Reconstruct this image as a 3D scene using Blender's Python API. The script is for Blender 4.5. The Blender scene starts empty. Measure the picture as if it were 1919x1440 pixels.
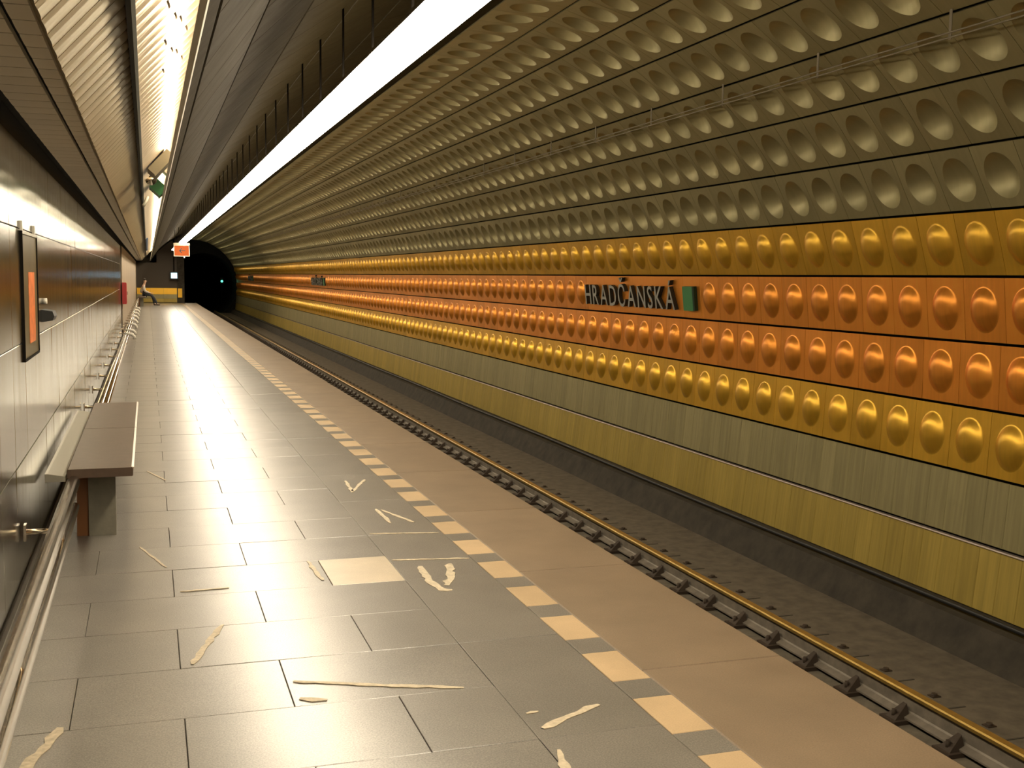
import bpy, bmesh, math, random
from mathutils import Matrix, Vector

random.seed(7)
scene = bpy.context.scene
COL = scene.collection

# ------------------------------------------------------------------ camera, world, exposure
CAM_H = 1.6
cam_data = bpy.data.cameras.new('camera')
cam_data.sensor_fit = 'HORIZONTAL'
cam_data.sensor_width = 36.0
cam_data.lens = 36.0 * 2100.0 / 1919.0
cam_data.clip_start = 0.05
cam_data.clip_end = 400
cam = bpy.data.objects.new('camera', cam_data)
COL.objects.link(cam)
PSI, TH, RO = math.radians(18.0136), math.radians(5.4074), 0.012
F = Vector((math.sin(PSI) * math.cos(TH), math.cos(PSI) * math.cos(TH), -math.sin(TH)))
Rt = Vector((math.cos(PSI), -math.sin(PSI), 0))
D = F.cross(Rt)
R2 = Rt * math.cos(RO) - D * math.sin(RO)
D2 = Rt * math.sin(RO) + D * math.cos(RO)
cam.matrix_world = Matrix(((R2.x, -D2.x, -F.x, 0), (R2.y, -D2.y, -F.y, 0), (R2.z, -D2.z, -F.z, CAM_H), (0, 0, 0, 1)))
scene.camera = cam

world = bpy.data.worlds.new('world')
scene.world = world
world.use_nodes = True
world.node_tree.nodes['Background'].inputs[0].default_value = (0.0, 0.0, 0.0, 1)
world.node_tree.nodes['Background'].inputs[1].default_value = 0.0

scene.view_settings.view_transform = 'Standard'
scene.view_settings.look = 'None'
scene.view_settings.gamma = 1.0
scene.view_settings.use_curve_mapping = False
scene.view_settings.exposure = 0.0
scene.cycles.adaptive_threshold = 0.02
scene.cycles.max_bounces = 6
scene.cycles.diffuse_bounces = 4
scene.cycles.glossy_bounces = 4
scene.cycles.caustics_reflective = False
scene.cycles.caustics_refractive = False

LIGHT_COL = (1.0, 0.85, 0.63)
LIGHT_L = 36.0          # radiance of the long hanging strip light
COVE_L = 26.0           # radiance of the tubes behind the lip of the vault

# ------------------------------------------------------------------ dimensions (metres, platform top is z = 0)
Y0, Y1 = -5.0, 88.0     # tunnel extent
YP = 65.0               # end of the platform
CX, CZ = 3.092, 0.532
XW = -0.61              # polished wall
X_EDGE = 2.56
Z_BED = -1.30
PITCH = 0.465


# cross-section of the lining: one corner for each row of panels (x, height above eye level)
SECT = {-6: (6.25, -3.16), -5: (6.312, -2.631), -4: (6.371, -2.095), -3: (6.417, -1.558), -2: (6.444, -1.019), -1: (6.438, -0.480), 0: (6.379, 0.056),
        1: (6.222, 0.572), 2: (5.963, 1.044), 3: (5.624, 1.464), 4: (5.230, 1.832), 5: (4.790, 2.144), 6: (4.309, 2.386), 7: (3.790, 2.532),
        8: (3.185, 2.559), 9: (2.589, 2.460), 10: (2.017, 2.260), 11: (1.478, 1.986), 12: (0.979, 1.645), 13: (0.543, 1.226), 14: (0.215, 0.775), 15: (-0.285, 0.195)}


def corner(i):
    return Vector((SECT[i][0], 0, SECT[i][1] + CAM_H))


def seg_out(i):
    d = (corner(i + 1) - corner(i)).normalized()
    return Vector((d.z, 0, -d.x))          # away from the tunnel


def bp(k, off=0.0):
    """point on the lining at row coordinate k, moved outwards by off"""
    i = min(14, max(-6, math.floor(k)))
    f = k - i
    p = corner(i).lerp(corner(i + 1), f)
    if off:
        n0 = (seg_out(max(-6, i - 1)) + seg_out(i)).normalized()
        n1 = (seg_out(i) + seg_out(min(14, i + 1))).normalized()
        p = p + n0.lerp(n1, f) * off
    return p


def chord(k):
    return (corner(k + 1) - corner(k)).length


# ------------------------------------------------------------------ materials
def new_mat(name):
    m = bpy.data.materials.new(name)
    m.use_nodes = True
    nt = m.node_tree
    b = nt.nodes['Principled BSDF']
    return m, nt, b


def rnd_node(nt):
    """one random number for each object, or for each island of a joined mesh"""
    oi = nt.nodes.new('ShaderNodeObjectInfo')
    ge = nt.nodes.new('ShaderNodeNewGeometry')
    ad = nt.nodes.new('ShaderNodeMath'); ad.operation = 'ADD'
    nt.links.new(oi.outputs['Random'], ad.inputs[0])
    nt.links.new(ge.outputs['Random Per Island'], ad.inputs[1])
    fr = nt.nodes.new('ShaderNodeMath'); fr.operation = 'FRACT'
    nt.links.new(ad.outputs[0], fr.inputs[0])
    return fr.outputs[0], ge


def mix_col(nt, fac, a, b, mode='MIX'):
    n = nt.nodes.new('ShaderNodeMix'); n.data_type = 'RGBA'; n.blend_type = mode
    if isinstance(fac, (int, float)):
        n.inputs[0].default_value = fac
    else:
        nt.links.new(fac, n.inputs[0])
    for sock, v in ((n.inputs[6], a), (n.inputs[7], b)):
        if isinstance(v, tuple):
            sock.default_value = (*v, 1)
        else:
            nt.links.new(v, sock)
    return n.outputs[2]


def maprange(nt, v, a, b, c, d):
    n = nt.nodes.new('ShaderNodeMapRange')
    nt.links.new(v, n.inputs[0])
    for i, x in enumerate((a, b, c, d)):
        n.inputs[i + 1].default_value = x
    return n.outputs[0]


def noise(nt, vec, scale, detail=3, rough=0.5):
    n = nt.nodes.new('ShaderNodeTexNoise')
    n.inputs['Scale'].default_value = scale
    n.inputs['Detail'].default_value = detail
    n.inputs['Roughness'].default_value = rough
    if vec is not None:
        nt.links.new(vec, n.inputs['Vector'])
    return n.outputs['Fac']


def scaled_pos(nt, ge, s):
    n = nt.nodes.new('ShaderNodeVectorMath'); n.operation = 'MULTIPLY'
    nt.links.new(ge.outputs['Position'], n.inputs[0])
    n.inputs[1].default_value = s
    return n.outputs[0]


def bump(nt, b, h, strength, dist=0.01):
    n = nt.nodes.new('ShaderNodeBump')
    n.inputs['Strength'].default_value = strength
    n.inputs['Distance'].default_value = dist
    nt.links.new(h, n.inputs['Height'])
    nt.links.new(n.outputs[0], b.inputs['Normal'])


def plain(name, col, rough=0.6, metal=0.0, var=0.0, nscale=0.0, namp=0.2):
    m, nt, b = new_mat(name)
    b.inputs['Roughness'].default_value = rough
    b.inputs['Metallic'].default_value = metal
    c = col
    if var or nscale:
        r, ge = rnd_node(nt)
        if var:
            f = maprange(nt, r, 0, 1, 1 - var, 1 + var)
            cb = nt.nodes.new('ShaderNodeCombineColor')
            for i in range(3):
                nt.links.new(f, cb.inputs[i])
            c = mix_col(nt, 1.0, c, cb.outputs[0], 'MULTIPLY')
        if nscale:
            nz = noise(nt, ge.outputs['Position'], nscale, 5, 0.6)
            f = maprange(nt, nz, 0.25, 0.75, 1 - namp, 1 + namp)
            cb = nt.nodes.new('ShaderNodeCombineColor')
            for i in range(3):
                nt.links.new(f, cb.inputs[i])
            c = mix_col(nt, 1.0, c, cb.outputs[0], 'MULTIPLY')
    if isinstance(c, tuple):
        b.inputs['Base Color'].default_value = (*c, 1)
    else:
        nt.links.new(c, b.inputs['Base Color'])
    return m


def anodized(name, col, rough, metal, var=0.10, streak=0.06, dust=0.0):
    """satin anodised aluminium with faint vertical brushing"""
    m, nt, b = new_mat(name)
    r, ge = rnd_node(nt)
    nz = noise(nt, scaled_pos(nt, ge, (1.2, 26, 1.2)), 1.0, 4, 0.6)
    s = nt.nodes.new('ShaderNodeMath'); s.operation = 'MULTIPLY'
    nt.links.new(maprange(nt, r, 0, 1, 1 - var, 1 + var), s.inputs[0])
    nt.links.new(maprange(nt, nz, 0.3, 0.7, 1 - streak, 1 + streak), s.inputs[1])
    cb = nt.nodes.new('ShaderNodeCombineColor')
    for i in range(3):
        nt.links.new(s.outputs[0], cb.inputs[i])
    nt.links.new(mix_col(nt, 1.0, col, cb.outputs[0], 'MULTIPLY'), b.inputs['Base Color'])
    b.inputs['Metallic'].default_value = metal
    nz2 = noise(nt, scaled_pos(nt, ge, (5, 5, 5)), 1.0, 4, 0.6)
    nt.links.new(maprange(nt, nz2, 0.3, 0.7, rough - 0.04, rough + 0.05), b.inputs['Roughness'])
    return m


def granite(name, col, dark, light, rough, var, spec=1.0):
    m, nt, b = new_mat(name)
    r, ge = rnd_node(nt)
    n1 = noise(nt, ge.outputs['Position'], 160, 2, 0.7)
    n2 = noise(nt, ge.outputs['Position'], 3.0, 5, 0.6)
    c = mix_col(nt, maprange(nt, n1, 0.35, 0.65, 0, 1), dark, light)
    c = mix_col(nt, 0.55, col, c)
    s = nt.nodes.new('ShaderNodeMath'); s.operation = 'MULTIPLY'
    nt.links.new(maprange(nt, r, 0, 1, 1 - var, 1 + var), s.inputs[0])
    nt.links.new(maprange(nt, n2, 0.3, 0.7, 0.88, 1.12), s.inputs[1])
    cb = nt.nodes.new('ShaderNodeCombineColor')
    for i in range(3):
        nt.links.new(s.outputs[0], cb.inputs[i])
    nt.links.new(mix_col(nt, 1.0, c, cb.outputs[0], 'MULTIPLY'), b.inputs['Base Color'])
    n3 = noise(nt, ge.outputs['Position'], 1.6, 4, 0.6)
    nt.links.new(maprange(nt, n3, 0.3, 0.7, rough - 0.015, rough + 0.02), b.inputs['Roughness'])
    b.inputs['Specular IOR Level'].default_value = spec
    b.inputs['IOR'].default_value = 1.6
    return m


M = {}
M['gold'] = anodized('gold_anodised', (0.86, 0.50, 0.055), 0.36, 0.72)
M['orange'] = anodized('orange_anodised', (0.95, 0.36, 0.05), 0.35, 0.72)
M['grey_panel'] = anodized('champagne_anodised', (0.45, 0.405, 0.22), 0.43, 0.6)
M['plain_gold'] = anodized('olive_gold_anodised', (0.52, 0.385, 0.09), 0.45, 0.4, 0.10, 0.14)
M['plain_grey'] = anodized('grey_brushed_anodised', (0.38, 0.33, 0.16), 0.45, 0.4, 0.08, 0.16)
M['vault'] = anodized('vault_lining', (0.034, 0.0265, 0.012), 0.62, 0.0, 0.08, 0.05)
M['vault'].node_tree.nodes['Principled BSDF'].inputs['Specular IOR Level'].default_value = 0.02
M['dark'] = plain('dark_gap', (0.018, 0.016, 0.012), 0.8)
M['granite'] = granite('grey_granite', (0.152, 0.138, 0.117), (0.075, 0.069, 0.058), (0.31, 0.28, 0.235), 0.32, 0.06)
M['edge'] = granite('tan_edge_stone', (0.20, 0.145, 0.092), (0.15, 0.11, 0.07), (0.25, 0.18, 0.115), 0.45, 0.05, 0.6)
M['cream'] = granite('cream_tile', (0.48, 0.345, 0.195), (0.42, 0.30, 0.17), (0.53, 0.385, 0.22), 0.42, 0.05, 0.6)
M['patch'] = granite('pale_slab', (0.52, 0.43, 0.30), (0.42, 0.35, 0.25), (0.6, 0.5, 0.36), 0.36, 0.03)
M['mark'] = plain('pale_scuff', (0.50, 0.42, 0.29), 0.6, 0, 0, 40, 0.3)
M['joint'] = plain('floor_joint', (0.075, 0.065, 0.05), 0.8)
M['bed'] = plain('trackbed_concrete', (0.14, 0.118, 0.085), 0.85, 0, 0, 7, 0.35)
M['curb'] = plain('dark_concrete', (0.045, 0.037, 0.025), 0.85, 0, 0, 5, 0.5)  # near-black base colour with broad mottling
M['rust'] = plain('rusty_iron', (0.06, 0.042, 0.028), 0.75, 0.3, 0.15)
M['rail_foot'] = plain('dusty_rail_foot', (0.21, 0.18, 0.14), 0.6, 0.3, 0, 9, 0.3)
M['rail_head'] = plain('yellow_brown_rail_head', (0.36, 0.235, 0.055), 0.38, 0.7, 0, 14, 0.2)
M['black'] = plain('black_plastic', (0.012, 0.012, 0.012), 0.5)
M['tunnel_dark'] = plain('tunnel_painted_dark', (0.012, 0.012, 0.011), 0.9)  # tunnel darkness put into a near-black colour
M['steel'] = plain('polished_steel_tube', (0.62, 0.55, 0.45), 0.16, 1.0)
M['bench'] = plain('brown_bench_board', (0.09, 0.056, 0.036), 0.42, 0, 0, 18, 0.18)
M['bench_edge'] = plain('bench_edge_strip', (0.6, 0.5, 0.42), 0.3, 0.6)
M['bench_leg'] = plain('grey_bench_leg', (0.20, 0.185, 0.14), 0.55, 0, 0, 25, 0.12)
M['bracket'] = plain('rusty_orange_bracket', (0.20, 0.075, 0.018), 0.6)
M['shelf'] = plain('pale_grey_metal', (0.42, 0.40, 0.33), 0.3, 0.6)
M['soffit'] = plain('soffit_slat', (0.58, 0.54, 0.44), 0.5, 0.1, 0.05)
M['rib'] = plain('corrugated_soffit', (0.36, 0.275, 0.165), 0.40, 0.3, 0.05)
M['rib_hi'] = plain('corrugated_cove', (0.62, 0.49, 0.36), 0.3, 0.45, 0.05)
M['lip'] = plain('pale_lip', (0.9, 0.86, 0.72), 0.4)
M['matte_wall'] = plain('pinkish_wall_panel', (0.50, 0.41, 0.31), 0.4, 0.2, 0.05)
M['green'] = plain('line_green', (0.05, 0.26, 0.08), 0.5)
M['green_shaded'] = plain('line_green_shaded', (0.02, 0.06, 0.03), 0.5)  # darker copy of the green, side shading put into the colour
M['letter'] = plain('silver_letter_face', (0.42, 0.41, 0.36), 0.45, 0.2)
M['letter_side'] = plain('dark_letter_side', (0.03, 0.03, 0.022), 0.6)
M['cable'] = plain('grey_cable', (0.36, 0.31, 0.22), 0.5)
M['reflected_orange'] = plain('orange_sign_reflection', (0.80, 0.16, 0.03), 0.5)
M['red'] = plain('red_enamel', (0.42, 0.03, 0.03), 0.4)
M['white'] = plain('white_paint', (0.75, 0.70, 0.6), 0.5)
M['poster'] = plain('olive_poster', (0.07, 0.058, 0.024), 0.35, 0, 0, 9, 0.3)
M['poster_orange'] = plain('orange_poster_strip', (0.62, 0.16, 0.04), 0.4, 0, 0, 14, 0.4)
M['beige'] = plain('beige_box', (0.40, 0.33, 0.22), 0.5)
M['rod'] = plain('dark_hanger_rod', (0.012, 0.010, 0.008), 0.9)
M['rod'].node_tree.nodes['Principled BSDF'].inputs['Specular IOR Level'].default_value = 0.05
M['housing'] = plain('lamp_housing', (0.35, 0.3, 0.22), 0.5)
M['skin'] = plain('skin', (0.52, 0.33, 0.23), 0.55)
M['hair'] = plain('dark_hair', (0.03, 0.022, 0.015), 0.6)
M['jacket'] = plain('pale_jacket', (0.55, 0.5, 0.42), 0.7)
M['trousers'] = plain('dark_trousers', (0.03, 0.035, 0.045), 0.8)
M['blue'] = plain('blue_paint', (0.12, 0.2, 0.42), 0.5)

# polished wall: brushed metal, reflections smeared vertically
m, nt, b = new_mat('polished_metal_wall')
r_, ge_ = rnd_node(nt)
nzv = noise(nt, scaled_pos(nt, ge_, (1, 9, 0.5)), 1.0, 4, 0.65)
cb_ = nt.nodes.new('ShaderNodeCombineColor')
s_ = nt.nodes.new('ShaderNodeMath'); s_.operation = 'MULTIPLY'
nt.links.new(maprange(nt, r_, 0, 1, 0.93, 1.07), s_.inputs[0])
nt.links.new(maprange(nt, nzv, 0.3, 0.7, 0.9, 1.1), s_.inputs[1])
for i_ in range(3):
    nt.links.new(s_.outputs[0], cb_.inputs[i_])
nt.links.new(mix_col(nt, 1.0, (0.37, 0.365, 0.32), cb_.outputs[0], 'MULTIPLY'), b.inputs['Base Color'])
b.inputs['Metallic'].default_value = 1.0
nt.links.new(maprange(nt, nzv, 0.3, 0.7, 0.14, 0.20), b.inputs['Roughness'])
nzw = noise(nt, scaled_pos(nt, ge_, (1, 8, 120)), 1.0, 2, 0.5)
bump(nt, b, nzw, 0.05, 0.002)
M['metal_wall'] = m


def emit(name, col, strength):
    m = bpy.data.materials.new(name)
    m.use_nodes = True
    nt = m.node_tree
    for n in list(nt.nodes):
        nt.nodes.remove(n)
    e = nt.nodes.new('ShaderNodeEmission')
    e.inputs[0].default_value = (*col, 1)
    e.inputs[1].default_value = strength
    o = nt.nodes.new('ShaderNodeOutputMaterial')
    nt.links.new(e.outputs[0], o.inputs[0])
    return m


M['lamp'] = emit('fluorescent_tube', LIGHT_COL, LIGHT_L)
M['cove_lamp'] = emit('cove_tube', (1.0, 0.86, 0.58), COVE_L)
M['uplight'] = emit('uplight', LIGHT_COL, 16.0)
M['screen'] = emit('blue_white_display', (0.45, 0.8, 1.0), 3.0)
M['signal'] = emit('green_signal', (0.1, 1.0, 0.6), 3.0)
M['exit_face'] = emit('backlit_orange', (1.0, 0.20, 0.05), 0.85)

# ------------------------------------------------------------------ object helpers


def link(o, parent=None):
    COL.objects.link(o)
    if parent is not None:
        o.parent = parent
    return o


def tag(o, label=None, cat=None, group=None, kind=None):
    if label: o['label'] = label
    if cat: o['category'] = cat
    if group: o['group'] = group
    if kind: o['kind'] = kind
    return o


def empty(name, loc, label, cat, group=None):
    o = bpy.data.objects.new(name, None)
    o.location = loc
    link(o)
    return tag(o, label, cat, group)


class MB:
    """collects boxes, tubes and sweeps into one mesh"""

    def __init__(self):
        self.v, self.f, self.mi, self.sm = [], [], [], []

    def add(self, vs, fs, mi=0, smooth=False, mat=None):
        o = len(self.v)
        if mat is not None:
            vs = [mat @ Vector(p) for p in vs]
        self.v += [tuple(p) for p in vs]
        self.f += [tuple(i + o for i in f) for f in fs]
        self.mi += [mi] * len(fs)
        self.sm += [smooth] * len(fs)
        return self

    def box(self, x0, x1, y0, y1, z0, z1, mi=0, mat=None):
        vs = [(x, y, z) for z in (z0, z1) for y in (y0, y1) for x in (x0, x1)]
        fs = [(0, 2, 3, 1), (4, 5, 7, 6), (0, 1, 5, 4), (2, 6, 7, 3), (0, 4, 6, 2), (1, 3, 7, 5)]
        return self.add(vs, fs, mi, False, mat)

    def sweep(self, prof, y0, y1, closed=True, mi=0, smooth=False, step=None, caps=True):
        """profile of (x, z) points swept along Y"""
        n = len(prof)
        cnt = 1 if step is None else max(1, int(round((y1 - y0) / step)))
        vs, fs = [], []
        for j in range(cnt + 1):
            y = y0 + (y1 - y0) * j / cnt
            vs += [(p[0], y, p[1]) for p in prof]
        for j in range(cnt):
            for i in range(n if closed else n - 1):
                a, b2 = j * n + i, j * n + (i + 1) % n
                fs.append((a, b2, b2 + n, a + n))
        if closed and caps:
            fs.append(tuple(range(n - 1, -1, -1)))
            fs.append(tuple(cnt * n + i for i in range(n)))
        return self.add(vs, fs, mi, smooth)

    def tube(self, p0, p1, r, seg=10, mi=0, caps=True):
        p0, p1 = Vector(p0), Vector(p1)
        d = (p1 - p0).normalized()
        a = d.orthogonal().normalized(); c = d.cross(a)
        vs = []
        for p in (p0, p1):
            for i in range(seg):
                t = 2 * math.pi * i / seg
                vs.append(p + (a * math.cos(t) + c * math.sin(t)) * r)
        o = len(self.v)
        self.add(vs, [(i, (i + 1) % seg, seg + (i + 1) % seg, seg + i) for i in range(seg)], mi, True)
        if caps:
            self.f += [tuple(o + i for i in range(seg - 1, -1, -1)), tuple(o + seg + i for i in range(seg))]
            self.mi += [mi, mi]; self.sm += [False, False]
        return self

    def path(self, pts, r, seg=10, mi=0):
        """round tube along a bent path"""
        pts = [Vector(p) for p in pts]
        rings = []
        up = None
        for i, p in enumerate(pts):
            d = (pts[min(i + 1, len(pts) - 1)] - pts[max(i - 1, 0)]).normalized()
            if up is None:
                up = d.orthogonal().normalized()
            up = (up - d * up.dot(d)).normalized()
            c = d.cross(up)
            rings.append([p + (up * math.cos(2 * math.pi * k / seg) + c * math.sin(2 * math.pi * k / seg)) * r for k in range(seg)])
        vs = [q for rr in rings for q in rr]
        fs = []
        for i in range(len(pts) - 1):
            for k in range(seg):
                a, b2 = i * seg + k, i * seg + (k + 1) % seg
                fs.append((a, b2, b2 + seg, a + seg))
        fs.append(tuple(range(seg - 1, -1, -1)))
        fs.append(tuple((len(pts) - 1) * seg + k for k in range(seg)))
        return self.add(vs, fs, mi, True)

    def mesh(self, name, mats):
        me = bpy.data.meshes.new(name)
        me.from_pydata(self.v, [], self.f)
        for mt in (mats if isinstance(mats, (list, tuple)) else [mats]):
            me.materials.append(mt)
        me.polygons.foreach_set('material_index', self.mi)
        me.polygons.foreach_set('use_smooth', self.sm)
        me.update()
        return me

    def build(self, name, mats, parent=None):
        o = bpy.data.objects.new(name, self.mesh(name, mats))
        return link(o, parent)


def inst(name, me, parent, mat4):
    o = bpy.data.objects.new(name, me)
    o.matrix_local = mat4
    return link(o, parent)


def frame_at(k, y, v=0.5, lift=0.0):
    """local x -> -Y, local y -> up the chord of band k, local z -> into the tunnel"""
    a, b2 = bp(k), bp(k + 1)
    d = (b2 - a).normalized()
    n = Vector((-d.z, 0, d.x))
    p = a.lerp(b2, v) + n * lift
    return Matrix(((0, d.x, n.x, p.x), (-1, 0, 0, y), (0, d.z, n.z, p.z), (0, 0, 0, 1)))


CH = chord(0)     # height of one row

# ------------------------------------------------------------------ the tunnel shell


def ring(k0, k1, off, n):
    return [bp(k0 + (k1 - k0) * i / n, off) for i in range(n + 1)]


def shell(name, k0, k1, n, th=0.30, t0=0.14):
    inner = ring(k0, k1, t0, n)
    outer = ring(k0, k1, th, n)
    prof = [(p.x, p.z) for p in inner] + [(p.x, p.z) for p in reversed(outer)]
    return MB().sweep(prof, Y0, Y1).build(name, M['dark'])


wall_right = tag(shell('wall_right', -5, 8, 26), 'curved track wall lined with rows of domed metal panels', None, None, 'structure')
K_LIP = 14.10
ceiling = tag(shell('ceiling', 8, K_LIP - 0.02, 14, 0.020, 0.015), 'dark smooth panelled vault above the platform', None, None, 'structure')

# ------------------------------------------------------------------ domed panels


def panel_geo(w, h, depth, seg, rings, ra=0.166, rb=0.190, th=0.014):
    """flat plate with a round dome (depth > 0) or dimple (depth < 0)"""
    vs, fs, sm = [], [], []
    hw, hh = w / 2, h / 2
    # dome rings from centre outwards
    # pressed dome: slope grows to the shoulder at r1, then a small fillet runs out into the plate;
    # the dimples are plain caps with a crisp rim
    if depth > 0:
        r1 = 0.87
        tot = r1 / 3 + (1 - r1) / 2
        zr = lambda r: (1 - r ** 3 / (3 * r1 * r1) / tot) if r < r1 else (1 - r) ** 2 / (2 * (1 - r1)) / tot
    else:
        r1 = 0.90
        zr = lambda r: 1 - r * r
    knots = [(j / (rings - 3)) * r1 for j in range(1, rings - 2)] + [r1 + (1 - r1) * t for t in (0.33, 0.66, 1.0)]
    vs.append((0, 0, depth))
    for rr in knots:
        zz = depth * zr(rr)
        for i in range(seg):
            t = 2 * math.pi * i / seg
            vs.append((ra * rr * math.cos(t), rb * rr * math.sin(t), zz))
    for i in range(seg):
        fs.append((0, 1 + i, 1 + (i + 1) % seg)); sm.append(True)
    for j in range(1, rings):
        o0, o1 = 1 + (j - 1) * seg, 1 + j * seg
        for i in range(seg):
            i2 = (i + 1) % seg
            fs.append((o0 + i, o1 + i, o1 + i2, o0 + i2)); sm.append(True)
    # separate ring for the flat plate (hard crease at the rim)
    oi = len(vs)
    for i in range(seg):
        t = 2 * math.pi * i / seg
        vs.append((ra * math.cos(t), rb * math.sin(t), 0))
    oo = len(vs)
    for i in range(seg):
        t = 2 * math.pi * i / seg
        c, s = math.cos(t), math.sin(t)
        k = 1 / max(abs(c) / hw, abs(s) / hh)
        vs.append((c * k, s * k, 0))
    # snap nearest to corners
    for cx, cy in ((1, 1), (-1, 1), (-1, -1), (1, -1)):
        ang = math.atan2(cy * hh, cx * hw) % (2 * math.pi)
        i = int(round(ang / (2 * math.pi) * seg)) % seg
        vs[oo + i] = (cx * hw, cy * hh, 0)
    for i in range(seg):
        i2 = (i + 1) % seg
        fs.append((oi + i, oo + i, oo + i2, oi + i2)); sm.append(False)
    ob = len(vs)
    for i in range(seg):
        x, y, _ = vs[oo + i]
        vs.append((x, y, -th))
    for i in range(seg):
        i2 = (i + 1) % seg
        fs.append((oo + i, ob + i, ob + i2, oo + i2)); sm.append(False)
    return vs, fs, sm


def flat_geo(w, h, th=0.014, bev=0.004):
    hw, hh = w / 2, h / 2
    vs = [(-hw + bev, -hh + bev, 0), (hw - bev, -hh + bev, 0), (hw - bev, hh - bev, 0), (-hw + bev, hh - bev, 0),
          (-hw, -hh, -bev), (hw, -hh, -bev), (hw, hh, -bev), (-hw, hh, -bev),
          (-hw, -hh, -th), (hw, -hh, -th), (hw, hh, -th), (-hw, hh, -th)]
    fs = [(0, 1, 2, 3)]
    for o in (0, 4):
        for i in range(4):
            i2 = (i + 1) % 4
            fs.append((o + i, o + 4 + i, o + 4 + i2, o + i2))
    return vs, fs, [False] * len(fs)


def geo_mesh(name, geo, mat):
    me = bpy.data.meshes.new(name)
    me.from_pydata(geo[0], [], geo[1])
    me.materials.append(mat)
    me.polygons.foreach_set('use_smooth', geo[2])
    me.update()
    return me


def geo_join(name, geo, mats4, mat, parent):
    mb = MB()
    for m4 in mats4:
        o = len(mb.v)
        mb.v += [tuple(m4 @ Vector(p)) for p in geo[0]]
        mb.f += [tuple(i + o for i in f) for f in geo[1]]
        mb.sm += geo[2]
    mb.mi = [0] * len(mb.f)
    return tag(mb.build(name, mat, parent), kind='stuff')


GAPR = 0.022     # groove between two rows
GAPP = 0.004     # seam between two panels of a row
DOME = 0.056
DIMP = 0.100
rows = {   # band: (name, material, depth, phase of the dome centres)
    -3: ('gold_dome_panel', 'gold', DOME, 0.111),
    -2: ('orange_dome_panel', 'orange', DOME, 0.048),
    -1: ('orange_dome_panel', 'orange', DOME, 0.453),
    0: ('gold_dome_panel', 'gold', DOME, 0.424),
    1: ('grey_dimple_panel', 'grey_panel', -DIMP, 0.441),
    2: ('grey_dimple_panel', 'grey_panel', -DIMP, 0.388),
    3: ('grey_dimple_panel', 'grey_panel', -DIMP, 0.380),
    4: ('grey_dimple_panel', 'grey_panel', -DIMP, 0.320),
    5: ('grey_dimple_panel', 'grey_panel', -DIMP, 0.30),
    6: ('grey_dimple_panel', 'grey_panel', -DIMP, 0.20),
    7: ('grey_dimple_panel', 'grey_panel', -DIMP, 0.10),
}
SIGN_P = 65 * PITCH
SIGN_Y = [12.3105 + i * SIGN_P for i in range(3)]      # near end of each name sign (8 panels)
PW, PHGT = PITCH - GAPP, CH - GAPR
near_mesh = {}
rest = {}
for k, (nm, mt, dep, phs) in rows.items():
    hgt = round(chord(k) - GAPR, 3)
    key = (mt, dep, hgt)
    if key not in near_mesh:
        near_mesh[key] = geo_mesh(nm, panel_geo(PW, hgt, dep, 36, 9), M[mt])
    lim = 21.5 if k <= 4 else 19.0
    start = 4.3 if k < 5 else 4.8
    i = math.ceil((Y0 + 0.3 - phs) / PITCH)
    while True:
        y = phs + i * PITCH
        i += 1
        if y > Y1 - 0.3:
            break
        if k == -1 and any(s < y < s + 8 * PITCH for s in SIGN_Y):
            continue
        m4 = frame_at(k, y)
        if start <= y <= lim:
            inst(nm, near_mesh[key], wall_right, m4)
        else:
            rest.setdefault((nm, mt, dep, hgt), []).append(m4)
for (nm, mt, dep, hgt), lst in rest.items():
    geo_join(nm + 's_in_the_distance', panel_geo(PW, hgt, dep, 20, 6), lst, M[mt], wall_right)

# plain plates behind the station names
pl_name = geo_mesh('plain_orange_panel', flat_geo(7 * PITCH - GAPP, PHGT), M['orange'])
pl_one = geo_mesh('plain_orange_panel', flat_geo(PITCH - GAPP, PHGT), M['orange'])
for s in SIGN_Y:
    inst('plain_orange_panel', pl_one, wall_right, frame_at(-1, s + 0.5 * PITCH))
    inst('plain_orange_panel', pl_name, wall_right, frame_at(-1, s + 4.5 * PITCH))

# two plain rows at the foot of the wall: narrow upright strips
SP = PITCH / 2
for k, nm, mt in ((-5, 'plain_gold_strip', 'plain_gold'), (-4, 'plain_grey_strip', 'plain_grey')):
    g = flat_geo(SP - 0.002, PHGT)
    me = geo_mesh(nm, g, M[mt])
    far = []
    n = int((Y1 - Y0 - 0.4) / SP)
    for i in range(n):
        y = Y0 + 0.2 + (i + 0.5) * SP
        if 4.2 <= y <= 21:
            inst(nm, me, wall_right, frame_at(k, y))
        else:
            far.append(frame_at(k, y))
    geo_join(nm + 's_in_the_distance', g, far, M[mt], wall_right)
    # bright folded lip along the top of the lowest row
a = bp(-4); lipm = frame_at(-5, 0, 1.0)
mb = MB()
c = bp(-4)
dd = (bp(-4) - bp(-5)).normalized()
q = c - dd * 0.012
mb.sweep([(q.x - 0.022, q.z - 0.006), (q.x - 0.018, q.z + 0.006), (q.x + 0.02, q.z + 0.006), (q.x + 0.02, q.z - 0.006)], Y0 + 0.2, Y1 - 0.2)
mb.build('strip_lip', M['bench_edge'], wall_right)

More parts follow.
